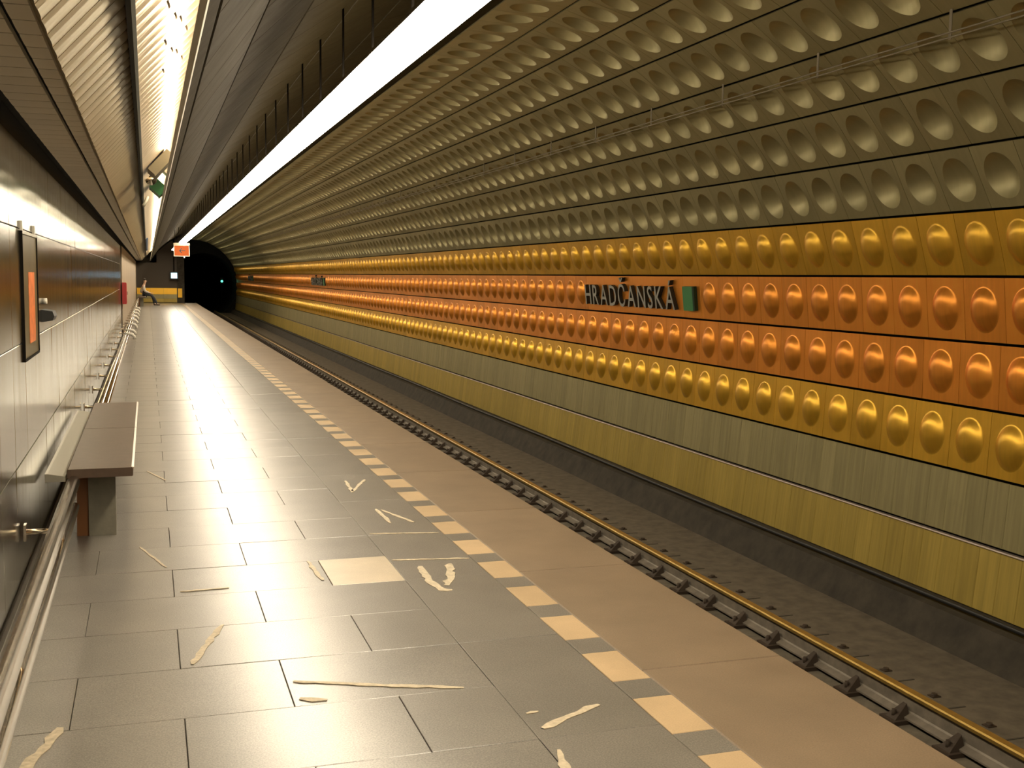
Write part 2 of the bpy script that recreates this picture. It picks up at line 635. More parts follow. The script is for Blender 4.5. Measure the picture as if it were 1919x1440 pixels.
# vault panels: wide plain plates
vg = flat_geo(2 * PITCH - 0.006, chord(9) - 0.014)
vg13 = flat_geo(2 * PITCH - 0.006, chord(13) - 0.014)
vme = geo_mesh('vault_panel', vg, M['vault'])
vme13 = geo_mesh('vault_panel', vg13, M['vault'])
far, far13 = [], []
for k in range(8, 14):
    n = int((Y1 - Y0 - 0.4) / (2 * PITCH))
    for i in range(n):
        y = Y0 + 0.2 + (i + 0.5) * 2 * PITCH
        m4 = frame_at(k, y)
        if 3.0 <= y <= 24:
            inst('vault_panel', vme13 if k == 13 else vme, ceiling, m4)
        else:
            (far13 if k == 13 else far).append(m4)
geo_join('vault_panels_in_the_distance', vg, far, M['vault'], ceiling)
geo_join('vault_panels_in_the_distance', vg13, far13, M['vault'], ceiling)
# last narrow row down to the lip
a, b2 = bp(14.01), bp(K_LIP)
mb = MB()
mb.sweep([(a.x, a.z), (b2.x, b2.z), (b2.x - 0.010, b2.z + 0.006), (a.x - 0.010, a.z + 0.006)], Y0, YP)
mb.build('lip_panel', M['vault'], ceiling)
mb = MB()
LIP = b2
u_ = seg_out(14)
t_ = Vector((u_.z, 0, -u_.x)) * -0.010
pa, pb = LIP - u_ * 0.004, LIP + u_ * 0.018
mb.sweep([(pa.x, pa.z), (pa.x + t_.x, pa.z + t_.z), (pb.x + t_.x, pb.z + t_.z), (pb.x, pb.z)], Y0, YP)
tag(mb.build('lip_edge', M['lip'], ceiling), 'pale lit edge strip of the vault')

# ------------------------------------------------------------------ cove lights behind the vault lip
cove = empty('cove_light', (0.37, Y0, 2.80), 'row of hidden tubes lighting the ribbed soffit over the wall', 'light')
mb = MB()
for i in range(56):
    ya = Y0 + 0.4 + i * 1.22
    if ya > YP - 1.5:
        break
    mb.tube((0, ya - Y0, 0), (0, ya - Y0 + 1.14, 0), 0.026, 8)
mb.build('fluorescent_tube', M['cove_lamp'], cove)
mb = MB()
mb.sweep([(0.025, 0.04), (0.07, 0.04), (0.07, -0.04), (0.025, -0.04)], 0.2, YP - Y0 - 0.5)
mb.build('mounting_channel', M['housing'], cove)

# ------------------------------------------------------------------ soffit over the left wall
SZ = 2.305
SL = 0.20
soffit = MB()
soffit.sweep([(-0.82, 2.52), (-0.56, 2.345), (-0.30, 2.345), (0.52, 3.24), (0.52, 3.40), (-0.95, 3.40), (-0.95, 2.52)], Y0, YP)
soffit = tag(soffit.build('trim_1', M['dark']), 'dark carcass of the soffit above the polished wall', None, None, 'structure')


def slat_geo(p0, p1, w, bulge, th=0.02, n=5):
    """plank between two (x, z) points, slightly rounded across its width"""
    p0, p1 = Vector((p0[0], 0, p0[1])), Vector((p1[0], 0, p1[1]))
    d = (p1 - p0).normalized()
    nn = Vector((d.z, 0, -d.x))   # down / towards the track
    vs, fs, sm = [], [], []
    ring_ = []
    for p in (p0, p1):
        for j in range(n):
            t = -1 + 2 * j / (n - 1)
            q = p + nn * (bulge * math.cos(t * math.pi / 2))
            vs.append((q.x, t * w / 2, q.z))
    for j in range(n - 1):
        fs.append((j, j + 1, n + j + 1, n + j)); sm.append(True)
    o = len(vs)                       # sides and ends on their own vertices
    for p in (p0, p1):
        for s in (1, -1):
            vs.append((p.x, s * w / 2, p.z))
        for s in (-1, 1):
            q = p - nn * th
            vs.append((q.x, s * w / 2, q.z))
    for j in (0, 1, 2):
        fs.append((o + j, o + j + 4, o + (j + 1) % 4 + 4, o + (j + 1) % 4)) if j == 1 else None
        if j == 1: sm.append(False)
    for j in (3, 2, 0):
        if j == 0:
            continue
        fs.append((o + j, o + (j + 1) % 4, o + (j + 1) % 4 + 4, o + j + 4)); sm.append(False)
    for e in (0, 1):
        fs.append(tuple(range(e * n, e * n + n)) + (o + 4 * e + 2 + 1, o + 4 * e + 2)); sm.append(False)
    return vs, fs, sm


def slat_row(name, p0, p1, mat, bulge, w, ind, splits=None):
    full = slat_geo(p0, p1, w - 0.008, bulge)
    me = geo_mesh(name, full, M[mat])
    far = []
    n = int((YP - Y0 - 0.2) / w)
    for i in range(n):
        y = Y0 + 0.1 + (i + 0.5) * w
        if 2.6 <= y <= ind:
            if splits and y < 7.0:
                cut = splits[i % len(splits)]
                ts = [0] + cut + [1]
                for a_, b_ in zip(ts, ts[1:]):
                    e = 0.008
                    pa = [p0[j] + (p1[j] - p0[j]) * (a_ + (e if a_ > 0 else 0)) for j in (0, 1)]
                    pb = [p0[j] + (p1[j] - p0[j]) * (b_ - (e if b_ < 1 else 0)) for j in (0, 1)]
                    inst(name, geo_mesh(name, slat_geo(pa, pb, w - 0.008, bulge), M[mat]), soffit, Matrix.Translation((0, y, 0)))
            else:
                inst(name, me, soffit, Matrix.Translation((0, y, 0)))
        else:
            far.append(Matrix.Translation((0, y, 0)))
    geo_join(name + 's_in_the_distance', full, far, M[mat], soffit)


slat_row('soffit_slat', (-0.53, SZ), (-0.368, SZ), 'soffit', 0.002, SL, 9.0)
slat_row('soffit_slat', (-0.350, SZ), (-0.285, SZ), 'soffit', 0.002, SL, 9.0)
zz = lambda x: 2.608 + 1.1 * x
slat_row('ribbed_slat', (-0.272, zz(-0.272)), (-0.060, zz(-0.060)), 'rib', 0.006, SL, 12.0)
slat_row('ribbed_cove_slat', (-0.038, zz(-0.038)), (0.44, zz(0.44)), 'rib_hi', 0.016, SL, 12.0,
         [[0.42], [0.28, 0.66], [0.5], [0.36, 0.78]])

xg = -0.049
MB().sweep([(xg - 0.008, zz(xg) - 0.020), (xg + 0.012, zz(xg) - 0.028), (xg + 0.026, zz(xg) - 0.002), (xg, zz(xg) + 0.02)], Y0, YP).build('gap_strip', M['dark'], soffit)
# ------------------------------------------------------------------ polished wall on the left
wall_left = MB()
wall_left.box(-0.95, XW - 0.02, Y0, YP, 0, 2.50)
wall_left = tag(wall_left.build('wall_left', M['dark']), 'polished metal wall beside the platform', None, None, 'structure')
zs = [0.10, 0.66, 1.24, 1.82, 2.262]
WPW = 0.56
YM = 29.0
i = 0
y = Y0 + 0.1
while y < YM - 0.2:
    w = min(WPW, YM - y)
    for j in range(4):
        g = flat_geo(w - 0.003, zs[j + 1] - zs[j] - 0.004, 0.012, 0.002)
        me = geo_mesh('wall_panel', g, M['metal_wall'])
        m4 = Matrix(((0, 0, 1, XW), (1, 0, 0, y + w / 2), (0, 1, 0, (zs[j] + zs[j + 1]) / 2), (0, 0, 0, 1)))
        rot = Matrix.Rotation(random.gauss(0, 0.0022), 4, 'X') @ Matrix.Rotation(random.gauss(0, 0.0012), 4, 'Y')
        inst('wall_panel', me, wall_left, m4 @ rot)
    y += w
# paler matt panels further along
y = YM
while y < YP - 0.1:
    w = min(1.12, YP - y)
    g = flat_geo(w - 0.008, 2.262 - 0.10, 0.02, 0.004)
    inst('matt_wall_panel', geo_mesh('matt_wall_panel', g, M['matte_wall']), wall_left,
         Matrix(((0, 0, 1, XW + 0.03), (1, 0, 0, y + w / 2), (0, 1, 0, (2.262 + 0.10) / 2), (0, 0, 0, 1))))
    y += w
base = MB()
base.box(XW - 0.02, XW + 0.012, Y0, YP, 0, 0.097)
tag(base.build('baseboard_left', M['joint']), 'dark skirting under the polished wall', None, None, 'structure')

# ------------------------------------------------------------------ platform floor
floor = MB()
floor.box(-0.95, 2.40, Y0, YP, Z_BED - 0.1, -0.045)
floor.box(-0.62, X_EDGE - 0.02, Y0, YP, -0.045, -0.012)
M['grout'] = plain('floor_grout', (0.10, 0.09, 0.07), 0.7)
floor = tag(floor.build('floor', M['grout']), 'polished grey granite platform floor', None, None, 'structure')
CP = 0.535
YC0 = 3.555 - 17 * CP + 0.535 * 0      # course boundary


def slab(name, x0, x1, y0, y1, mat, z=0.0, g=0.0013):
    w, h = (x1 - x0) - 2 * g, (y1 - y0) - 2 * g
    me = geo_mesh(name, flat_geo(w, h, 0.012, 0.002), M[mat])
    return inst(name, me, floor, Matrix.Translation(((x0 + x1) / 2, (y0 + y1) / 2, z)))


far_g, far_e, far_d = MB(), MB(), MB()


def far_slab(mb, x0, x1, y0, y1, g=0.0025):
    mb.box(x0 + g, x1 - g, y0 + g, y1 - g, -0.010, 0)


XI = 1.272
nrow = int((YP - YC0) / CP)
for r in range(nrow + 1):
    ya, yb = YC0 + r * CP, min(YC0 + (r + 1) * CP, YP)
    if yb - ya < 0.05 or ya < Y0:
        continue
    odd = (r % 2 == 1)
    # courses that start at 3.555 (r = 17, odd) have joints at .10 and .89
    xs = [-0.60, 0.10, 0.888, XI] if odd else [-0.60, -0.29, 0.495, XI]
    near = 2.4 < yb and ya < 16
    for a_, b_ in zip(xs, xs[1:]):
        if near:
            pale = odd and abs(ya - 5.695) < 0.1 and a_ > 0.8
            slab('floor_slab', a_, b_, ya, yb, 'patch' if pale else 'granite', random.uniform(-0.0012, 0.0008))
        else:
            far_slab(far_g, a_, b_, ya, yb)
    # strip beside the dashes, two courses long
    if near:
        if r % 2 == 1:
            slab('strip_slab', XI, 1.738, ya, ya + 2 * CP, 'granite', random.uniform(-0.001, 0.0005))
    else:
        far_slab(far_g, XI, 1.738, ya, yb)
    # dash tile and the grey gap between dashes
    d0 = ya - 0.092
    if near:
        slab('dash_tile', 1.738, 1.905, d0, d0 + 0.345, 'cream', 0.0006, 0.001)
        slab('gap_tile', 1.738, 1.905, d0 + 0.345, d0 + CP, 'granite', 0, 0.001)
    else:
        far_slab(far_d, 1.738, 1.905, d0, d0 + 0.345, 0.001)
        far_slab(far_g, 1.738, 1.905, d0 + 0.345, min(d0 + CP, YP), 0.001)
    # tan edge slabs
    if r % 3 == 0:
        y_a, y_b = ya, min(ya + 3 * CP, YP)
        if near or ya < 16 and y_b > 2.4:
            me = geo_mesh('edge_slab', flat_geo(X_EDGE - 1.905 - 0.002, y_b - y_a - 0.002, 0.075, 0.006), M['edge'])
            inst('edge_slab', me, floor, Matrix.Translation(((X_EDGE + 1.905) / 2, (y_a + y_b) / 2, 0)))
        else:
            far_e.box(1.906, X_EDGE, y_a + 0.001, y_b - 0.001, -0.075, 0)
tag(far_g.build('floor_slabs_in_the_distance', M['granite'], floor), kind='stuff')
tag(far_e.build('edge_slabs_in_the_distance', M['edge'], floor), kind='stuff')
tag(far_d.build('dash_tiles_in_the_distance', M['cream'], floor), kind='stuff')


def mark(pts, w, seed):
    """ragged pale streak left on the floor"""
    rr = random.Random(seed)
    P = []
    for (a_, b_) in zip(pts, pts[1:]):
        n = max(2, int((Vector(b_) - Vector(a_)).length / 0.04))
        for t in range(n):
            P.append(Vector(a_).lerp(Vector(b_), t / n))
    P.append(Vector(pts[-1]))
    vs, fs = [], []
    for i, p in enumerate(P):
        d = (P[min(i + 1, len(P) - 1)] - P[max(i - 1, 0)]).normalized()
        n = Vector((-d.y, d.x))
        wl = w * rr.uniform(0.55, 1.15) * (0.5 if i in (0, len(P) - 1) else 1)
        off = rr.uniform(-0.15, 0.15) * w
        for s in (0.5, -0.5):
            q = p + n * (s * wl + off)
            vs.append((q.x, q.y, 0.0028))
        for s in (0.5, -0.5):
            q = p + n * (s * wl + off)
            vs.append((q.x, q.y, 0.0))
    for i in range(len(P) - 1):
        o = i * 4
        fs += [(o, o + 1, o + 5, o + 4), (o, o + 4, o + 6, o + 2), (o + 1, o + 3, o + 7, o + 5)]
    MB().add(vs, fs).build('floor_mark', M['mark'], floor)


for n_, (pts, w) in enumerate([
        ([(1.41, 5.95), (1.385, 5.60), (1.41, 5.46), (1.46, 5.44)], 0.045), ([(1.58, 5.96), (1.53, 5.72), (1.455, 5.53)], 0.05),
        ([(1.47, 7.53), (1.48, 7.06)], 0.030), ([(1.50, 7.49), (1.63, 7.05)], 0.030),
        ([(1.45, 8.64), (1.42, 8.16)], 0.03), ([(1.60, 8.66), (1.43, 8.20)], 0.03),
        ([(0.52, 4.35), (0.85, 4.21), (1.15, 4.10)], 0.030), ([(1.31, 3.64), (1.49, 3.74), (1.59, 3.79)], 0.045),
        ([(1.30, 3.45), (1.27, 3.25)], 0.035), ([(0.83, 6.22), (0.85, 5.80)], 0.028),
        ([(1.29, 6.80), (1.71, 6.72)], 0.022), ([(1.29, 6.12), (1.72, 6.05)], 0.025),
        ([(0.52, 4.16), (0.62, 4.12)], 0.045), ([(1.30, 3.78), (1.35, 3.79)], 0.02),
        ([(0.15, 4.66), (0.23, 4.95), (0.30, 5.17)], 0.035), ([(-0.43, 3.72), (-0.35, 3.99), (-0.32, 4.12)], 0.04),
        ([(-0.07, 6.81), (0.07, 6.29)], 0.018), ([(0.13, 5.78), (0.37, 5.79)], 0.02), ([(-0.03, 9.47), (0.11, 9.0)], 0.02)]):
    mark(pts, w, n_)

# ------------------------------------------------------------------ track
bed = MB()
bed.sweep([(2.30, Z_BED), (3.35, Z_BED), (3.42, Z_BED - 0.16), (4.42, Z_BED - 0.16), (4.48, Z_BED), (5.97, Z_BED), (5.97, Z_BED - 0.3), (2.30, Z_BED - 0.3)], Y0, Y1)
bed = tag(bed.build('track_bed', M['bed']), 'dusty brown concrete bed between platform and curved wall', 'track bed', None, 'structure')
curb = MB()
curb.sweep([(5.955, Z_BED - 0.3), (5.955, Z_BED), (6.09, Z_BED + 0.255), (6.40, Z_BED + 0.275), (6.62, Z_BED + 0.2), (6.62, Z_BED - 0.3)], Y0, Y1)
tag(curb.build('trim_2', M['curb']), 'near-black concrete kerb under the wall panels', None, None, 'structure')
cab = MB()
cab.path([(6.16, Y0 + 0.3 + i * 2.0, Z_BED + 0.30 + 0.008 * math.sin(i * 1.3)) for i in range(46)], 0.022, 8)
tag(cab.build('trackside_cable', M['black']), 'black cable lying on the kerb under the gold strips', 'cable')


def rail(name, X, label, clips):
    root = empty(name, (X, 0, Z_BED), label, 'rail', None)
    zf = 0.03
    pr = [(-0.072, zf), (0.072, zf), (0.072, zf + 0.012), (0.02, zf + 0.030), (0.010, zf + 0.04), (0.010, zf + 0.135), (-0.010, zf + 0.135),
          (-0.010, zf + 0.04), (-0.02, zf + 0.030), (-0.072, zf + 0.012)]
    MB().sweep(pr, Y0, Y1).build('rail_foot', M['rail_foot'], root)
    hd = [(-0.012, zf + 0.130), (0.012, zf + 0.130), (0.036, zf + 0.142), (0.037, zf + 0.163), (0.028, zf + 0.172), (-0.028, zf + 0.172), (-0.037, zf + 0.163), (-0.036, zf + 0.142)]
    MB().sweep(hd, Y0, Y1).build('rail_head', M['rail_head'], root)
    if not clips:
        return
    plate = MB().box(-0.17, 0.17, -0.08, 0.08, 0.0, 0.028)
    pme = plate.mesh('base_plate', M['rust'])
    cl = MB()     # ribbed clamp: wedge standing against the rail with a bolt
    cl.add([(-0.145, -0.055, 0.028), (-0.145, 0.055, 0.028), (-0.03, 0.055, 0.028), (-0.03, -0.055, 0.028), (-0.030, -0.018, 0.118), (-0.030, 0.018, 0.118), (-0.075, 0.022, 0.088), (-0.075, -0.022, 0.088)],
           [(0, 1, 2, 3), (7, 6, 5, 4), (0, 7, 4, 3), (1, 2, 5, 6), (0, 1, 6, 7), (3, 4, 5, 2)])
    cl.tube((-0.115, 0, 0.03), (-0.115, 0, 0.085), 0.016, 6)
    cme = cl.mesh('rail_clip', M['rust'])
    bolt = MB()
    bolt.tube((0.135, 0, 0.02), (0.135, 0, 0.075), 0.02, 6)
    bolt.box(0.03, 0.15, -0.03, 0.03, 0.028, 0.05)
    bme = bolt.mesh('outer_clamp', M['rust'])
    fp = MB()
    CL = 0.53
    for i in range(int((Y1 - Y0 - 1) / CL)):
        y = Y0 + 0.4 + 0.054 + i * CL
        if 3.6 < y < 24:
            T = Matrix.Translation((0, y, 0))
            inst('base_plate', pme, root, T); inst('rail_clip', cme, root, T); inst('outer_clamp', bme, root, T)
        else:
            T = Matrix.Translation((0, y, 0))
            for g in (plate, cl, bolt):
                fp.add(g.v, g.f, 0, False, T)
    tag(fp.build('clips_in_the_distance', M['rust'], root), kind='stuff')


rail('running_rail', 4.775, 'yellow-brown running rail nearer the curved wall, clamped to iron plates', True)
rail('running_rail', 3.27, 'running rail nearer the platform, tucked below its edge', True)
# anchor bolts and slots in the concrete outside the rail
bm_ = MB(); bm_.tube((0, 0, -0.005), (0, 0, 0.022), 0.022, 6); bm_.box(-0.035, 0.035, -0.03, 0.03, -0.005, 0.007)
bme = bm_.mesh('anchor_bolt', M['rust'])
sm_ = MB().box(0, 0.20, -0.008, 0.008, -0.004, 0.004)
sme = sm_.mesh('slot_strip', M['joint'])
fb = MB()
for i in range(150):
    y = 4.716 + (i - 14) * 0.545
    if y > Y1 - 1:
        break
    Tb, Ts = Matrix.Translation((5.22, y, Z_BED)), Matrix.Translation((5.10, y - 0.22, Z_BED))
    if 3.8 < y < 22:
        inst('anchor_bolt', bme, bed, Tb); inst('slot_strip', sme, bed, Ts)
    else:
        fb.add(bm_.v, bm_.f, 0, False, Tb); fb.add(sm_.v, sm_.f, 0, False, Ts)
tag(fb.build('anchor_bolts_in_the_distance', M['rust'], bed), kind='stuff')

# ------------------------------------------------------------------ hanging strip light
XT, ZT = 1.375, 2.875
strip = empty('strip_light', (XT, Y0, ZT), 'long white strip light hanging on thin rods above the platform', 'light')
LY = 62.5 - Y0
prof = [(-0.13, 0.0), (-0.115, -0.022), (-0.03, -0.045), (0.04, -0.050), (0.105, -0.040), (0.128, -0.022), (0.130, 0.0), (0.10, 0.002)]
MB().sweep(prof, 0, LY, closed=True, smooth=False, step=1.2).build('diffuser', M['lamp'], strip)
MB().sweep([(-0.134, -0.004), (-0.131, 0.001), (-0.10, 0.004), (0.133, 0.004), (0.134, 0.030), (0.05, 0.065), (-0.05, 0.065), (-0.134, 0.02)], -0.01, LY + 0.01).build('lamp_housing', M['housing'], strip)
MB().box(-0.05, 0.05, 0.0, LY, 0.066, 0.070).build('uplight_slot', M['uplight'], strip)
for i in range(62):
    y = 9.38 + (i - 9) * 1.12
    if y < Y0 + 0.2 or y > 62:
        continue
    rd = MB()
    rd.tube((0, y - Y0, 0.04), (0, y - Y0, 3.525 - ZT), 0.008, 6)
    rd.build('hanger_rod', M['rod'], strip)

# ------------------------------------------------------------------ cable run on the upper wall
run = empty('cable_run', (5.06, Y0, 3.35), 'pair of thin cables on brackets along the upper dimpled panels', 'cable')
off = Vector((-5.06, -Y0, -3.35))


def onb(k, y, v, lift):
    m4 = frame_at(k, y, v, lift)
    return m4.translation + Vector((0, 0, 0))


for zc in (3.258, 3.292):
    mb = MB()
    mb.path([Vector((5.19, Y0 + 0.3 + i * 1.56, zc - 0.003 * (i % 2))) + off for i in range(48)], 0.0065, 6)
    mb.build('cable', M['cable'], run)
for i in range(52):
    y = 6.49 + (i - 5) * 1.585
    if y < Y0 + 0.5 or y > 70:
        continue
    mb = MB()
    P = Vector((5.19, y, 0)) + Vector((off.x, off.y, off.z))
    mb.box(P.x + 0.007, P.x + 0.012, P.y - 0.014, P.y + 0.014, 3.245 + off.z, 3.445 + off.z)
    mb.build('bracket', M['cable'], run)

# ------------------------------------------------------------------ station name signs
glyph = {}


def glyph_mesh(ch):
    if ch in glyph:
        return glyph[ch]
    cu = bpy.data.curves.new('letter', 'FONT')
    cu.body = ch
    cu.size = 1.0
    cu.extrude = 0.5
    cu.offset = 0.004
    cu.resolution_u = 3
    o = bpy.data.objects.new('letter', cu)
    COL.objects.link(o)
    dg = bpy.context.evaluated_depsgraph_get()
    me = bpy.data.meshes.new_from_object(o.evaluated_get(dg))
    bpy.data.objects.remove(o)
    bpy.data.curves.remove(cu)
    xs = [v.co.x for v in me.vertices]
    x0, x1 = min(xs), max(xs)
    me.materials.clear()
    me.materials.append(M['letter']); me.materials.append(M['letter_side'])
    for p in me.polygons:
        p.material_index = 0 if p.normal.z > 0.9 else 1
        p.use_smooth = False
    for v in me.vertices:
        v.co.x -= x0
        v.co.z += 0.5
    me.name = 'letter'
    glyph[ch] = (me, x1 - x0)
    return glyph[ch]


WORD = 'HRAD\u010cANSK\u00c1'
HM = glyph_mesh('H')
cap = max(v.co.y for v in HM[0].vertices)
S = 0.292 / cap
DEP = 0.055


def name_sign(ys, label):
    root = empty('station_name_sign', tuple(frame_at(-1, ys + 4.5 * PITCH, 0.0).translation), label, 'sign', 'station names on the orange panels')
    inv = Matrix.Translation(-root.location)
    ws = [glyph_mesh(ch)[1] for ch in WORD]
    total = 3.05
    gap = 0.075
    sx = (total - gap * (len(WORD) - 1)) / sum(ws)
    x = 0.0
    for ch, w in zip(WORD, ws):
        me = glyph_mesh(ch)[0]
        fr = frame_at(-1, ys + 8 * PITCH - 0.05 - x, 0.20, 0.002)
        inst('letter', me, root, inv @ fr @ Matrix.Diagonal((sx, S, DEP, 1)))
        x += w * sx + gap


for ys, lb in zip(SIGN_Y, ('nearest grey raised lettering on the orange row, reads HRADČANSKÁ',
                           'second grey raised station name, small in the distance on the orange row',
                           'farthest tiny station name close to the tunnel mouth')):
    name_sign(ys, lb)
for ys, lb in zip(SIGN_Y, ('nearest green block right after the raised station name',
                           'second green block beside the distant station name',
                           'farthest green block close to the tunnel mouth')):
    mb = MB()
    m4 = frame_at(-1, ys + 0.235, 0.20, 0.002)
    w, h, d, e = 0.145, 0.30, 0.06, 0.015
    vs = [(-w, 0, 0), (w, 0, 0), (w, h, 0), (-w, h, 0), (-w, 0, d - e), (w, 0, d - e), (w, h, d - e), (-w, h, d - e),
          (-w + e, 0, d), (w - e, 0, d), (w - e, h, d), (-w + e, h, d)]
    mb.add([(p[0], p[1] , p[2]) for p in vs], [(8, 9, 10, 11)], 0)
    mb.add(vs, [(0, 4, 7, 3), (1, 2, 6, 5), (0, 1, 5, 9, 8, 4), (3, 7, 11, 10, 6, 2), (4, 8, 11, 7), (5, 6, 10, 9), (0, 3, 2, 1)], 1)
    o = mb.build('line_marker', [M['green'], M['green_shaded']])
    o.matrix_world = m4
    tag(o, lb, 'marker', 'green blocks beside the station names')

# ------------------------------------------------------------------ bench


def bench(y0, y1, label, shelf=True):
    root = empty('bench', (-0.28, y0, 0), label, 'bench', 'benches along the polished wall')
    L = y1 - y0
    seam = L * 0.51
    for a_, b_ in ((0, seam - 0.006), (seam + 0.006, L)):
        mb = MB()
        e = 0.006
        mb.sweep([(-0.176, 0.418), (0.176, 0.418), (0.180, 0.424), (0.180, 0.464), (0.174, 0.470), (-0.174, 0.470), (-0.180, 0.464), (-0.180, 0.424)], a_, b_)
        bo = mb.build('seat_board', M['bench'], root)
        mb = MB()
        mb.sweep([(0.1805, 0.456), (0.185, 0.456), (0.185, 0.4705), (0.172, 0.4735), (0.172, 0.4705)], a_ + 0.004, b_)
        mb.build('edge_strip', M['bench_edge'], bo)
    if shelf:
        mb = MB()
        mb.sweep([(-0.300, 0.40), (-0.190, 0.40), (-0.190, 0.43), (-0.285, 0.448), (-0.300, 0.448)], 0.0, L * 0.90)
        mb.build('back_ledge', M['shelf'], root)
    for yy in (0.33, L - 0.45):
        mb = MB()
        mb.box(-0.085, 0.072, yy, yy + 0.10, 0.0, 0.418)
        mb.build('leg', M['bench_leg'], root)
        mb = MB()
        pf = [(-0.155, 0.0), (-0.083, 0.0), (-0.083, 0.405), (-0.175, 0.405), (-0.20, 0.36), (-0.150, 0.30)]
        n = len(pf)
        vs = [(p[0], yy + 0.02, p[1]) for p in pf] + [(p[0], yy + 0.09, p[1]) for p in pf]
        fs = [tuple(range(n)), tuple(range(2 * n - 1, n - 1, -1))] + [(i, n + i, n + (i + 1) % n, (i + 1) % n) for i in range(n)]
        mb.add(vs, fs).build('leg_bracket', M['bracket'], root)
    return root


bench(6.85, 10.37, 'brown board bench on grey legs in front of the handrail')
bench(57.6, 61.1, 'distant bench the seated person sits on', False)

# ------------------------------------------------------------------ handrail along the wall


def handrail(y0, y1, label, caps):
    root = empty('handrail', (-0.425, y0, 0), label, 'handrail', 'steel handrails along the wall')
    L = y1 - y0
    MB().path([(0, 0, 0.40), (0, L * 0.5, 0.40), (0, L, 0.40)], 0.036, 16).build('upper_tube', M['steel'], root)
    MB().path([(0.004, 0, 0.255), (0.004, L * 0.5, 0.255), (0.004, L, 0.255)], 0.026, 14).build('lower_tube', M['steel'], root)
    n = max(1, int(L / 1.7))
    for i in range(n):
        y = (i + 0.5) * L / n
        mb = MB()
        mb.box(-0.172, -0.160, y - 0.03, y + 0.03, 0.29, 0.37)
        mb.tube((-0.17, y, 0.33), (0.0, y, 0.33), 0.014, 8)
        mb.tube((0, y, 0.24), (0, y, 0.40), 0.012, 8)
        mb.build('wall_bracket', M['steel'], root)
    if caps:
        for yc in caps:
            mb = MB()
            mb.path([(-0.02, yc - y0, 0.435), (0.06, yc - y0, 0.445), (0.13, yc - y0, 0.43), (0.165, yc - y0, 0.39), (0.17, yc - y0, 0.34)], 0.030, 10)
            mb.build('highlight_arm', M['white'], root)  # added pale arm stands in for a bright-lit spot on the rail
    return root


handrail(Y0 + 0.3, 6.83, 'near end of the polished double handrail, in front of the bench', None)
handrail(10.45, 22.4, 'middle run of the polished handrail just beyond the bench', None)
handrail(22.7, 57.0, 'far run of the handrail with cream arms added as its bright highlights', [22.75, 24.3, 27.2, 29.6, 32.2, 34.8, 37.6, 40.4])

# ------------------------------------------------------------------ display case on the polished wall
case = empty('display_case', (XW, 6.2, 1.14), 'narrow framed display case with an orange poster on the polished wall', 'display case')
MB().box(0.0, 0.006, 0.012, 0.788, 0.012, 0.655).build('poster', M['poster'], case)
MB().box(0.006, 0.008, 0.30, 0.62, 0.08, 0.46).build('poster_print', M['poster_orange'], case)
for nm_, bx_ in (('frame_bar', (0, 0.012, 0.0, 0.012, 0.0, 0.67)), ('frame_bar', (0, 0.012, 0.788, 0.80, 0.0, 0.67)),
                 ('frame_bar', (0, 0.012, 0.012, 0.788, 0.0, 0.012))):
    MB().box(*bx_).build(nm_, M['rod'], case)
MB().box(0, 0.012, 0.012, 0.788, 0.655, 0.67).build('top_bar', M['shelf'], case)
for yy in (0.0, 0.66):
    MB().box(0.0, 0.012, yy, yy + 0.03, 0.67, 0.72).build('clip', M['white'], case)
knob = empty('alarm_button', (XW, 7.32, 1.30), 'small black box with a pale lamp on the polished wall', 'button')
mb = MB(); mb.sweep([(0, 0), (0.06, 0.01), (0.07, 0.035), (0.06, 0.065), (0, 0.075)], 0, 0.22)
mb.build('housing', M['black'], knob)
mb = MB(); mb.tube((0.0, 0.08, 0.125), (0.025, 0.08, 0.125), 0.018, 10)
mb.build('lamp', M['white'], knob)

# red cabinet where the matt wall starts
rc = empty('fire_cabinet', (XW + 0.03, 28.55, 0.86), 'small red fire cabinet at the start of the matt wall', 'cabinet')
MB().box(0, 0.09, 0, 0.42, 0, 0.52).build('body', M['red'], rc)
MB().box(0.09, 0.10, 0.02, 0.40, 0.02, 0.50).build('door', M['red'], rc)
MB().box(0.10, 0.115, 0.33, 0.36, 0.22, 0.30).build('handle', M['steel'], rc)

# ------------------------------------------------------------------ boxes in the cove above the wall
R45 = Matrix.Rotation(-math.radians(47.7), 4, 'Y')


def cove_box(name, x, y, w, l, h, mat, label, cat, lid=None):
    root = empty(name, (x, y, zz(x) - 0.02), label, cat)
    MB().box(-w / 2, w / 2, 0, l, -h, -0.012, mat=R45).build('body', M[mat], root)
    MB().box(-w / 2 - 0.008, w / 2 + 0.008, -0.008, l + 0.008, -h - 0.01, -h, mat=R45).build('cover', M[lid or mat], root)
    MB().box(-0.03, 0.03, l * 0.4, l * 0.6, -0.012, 0.03, mat=R45).build('mount', M['rod'], root)


cove_box('junction_box', 0.10, 11.3, 0.26, 0.55, 0.10, 'beige', 'large beige box fixed under the ribbed cove', 'box')
cove_box('loudspeaker', 0.25, 13.6, 0.20, 0.40, 0.12, 'matte_wall', 'smaller pinkish box under the ribbed cove beside the vault lip', 'box')
cove_box('green_box', 0.075, 13.9, 0.13, 0.5, 0.16, 'green', 'green box under the ribbed cove', 'box')
domec = empty('dome_camera', (0.055, 12.7, zz(0.055)), 'small round glass camera between the boxes in the cove', 'camera')
mb = MB()
mb.tube((0, 0, 0.02), (0, 0, -0.06), 0.055, 14)
mb.build('base', M['beige'], domec)
bmx = bmesh.new(); bmesh.ops.create_uvsphere(bmx, u_segments=16, v_segments=10, radius=0.06)
me = bpy.data.meshes.new('glass_dome'); bmx.to_mesh(me); bmx.free(); me.materials.append(M['steel'])
for p in me.polygons: p.use_smooth = True
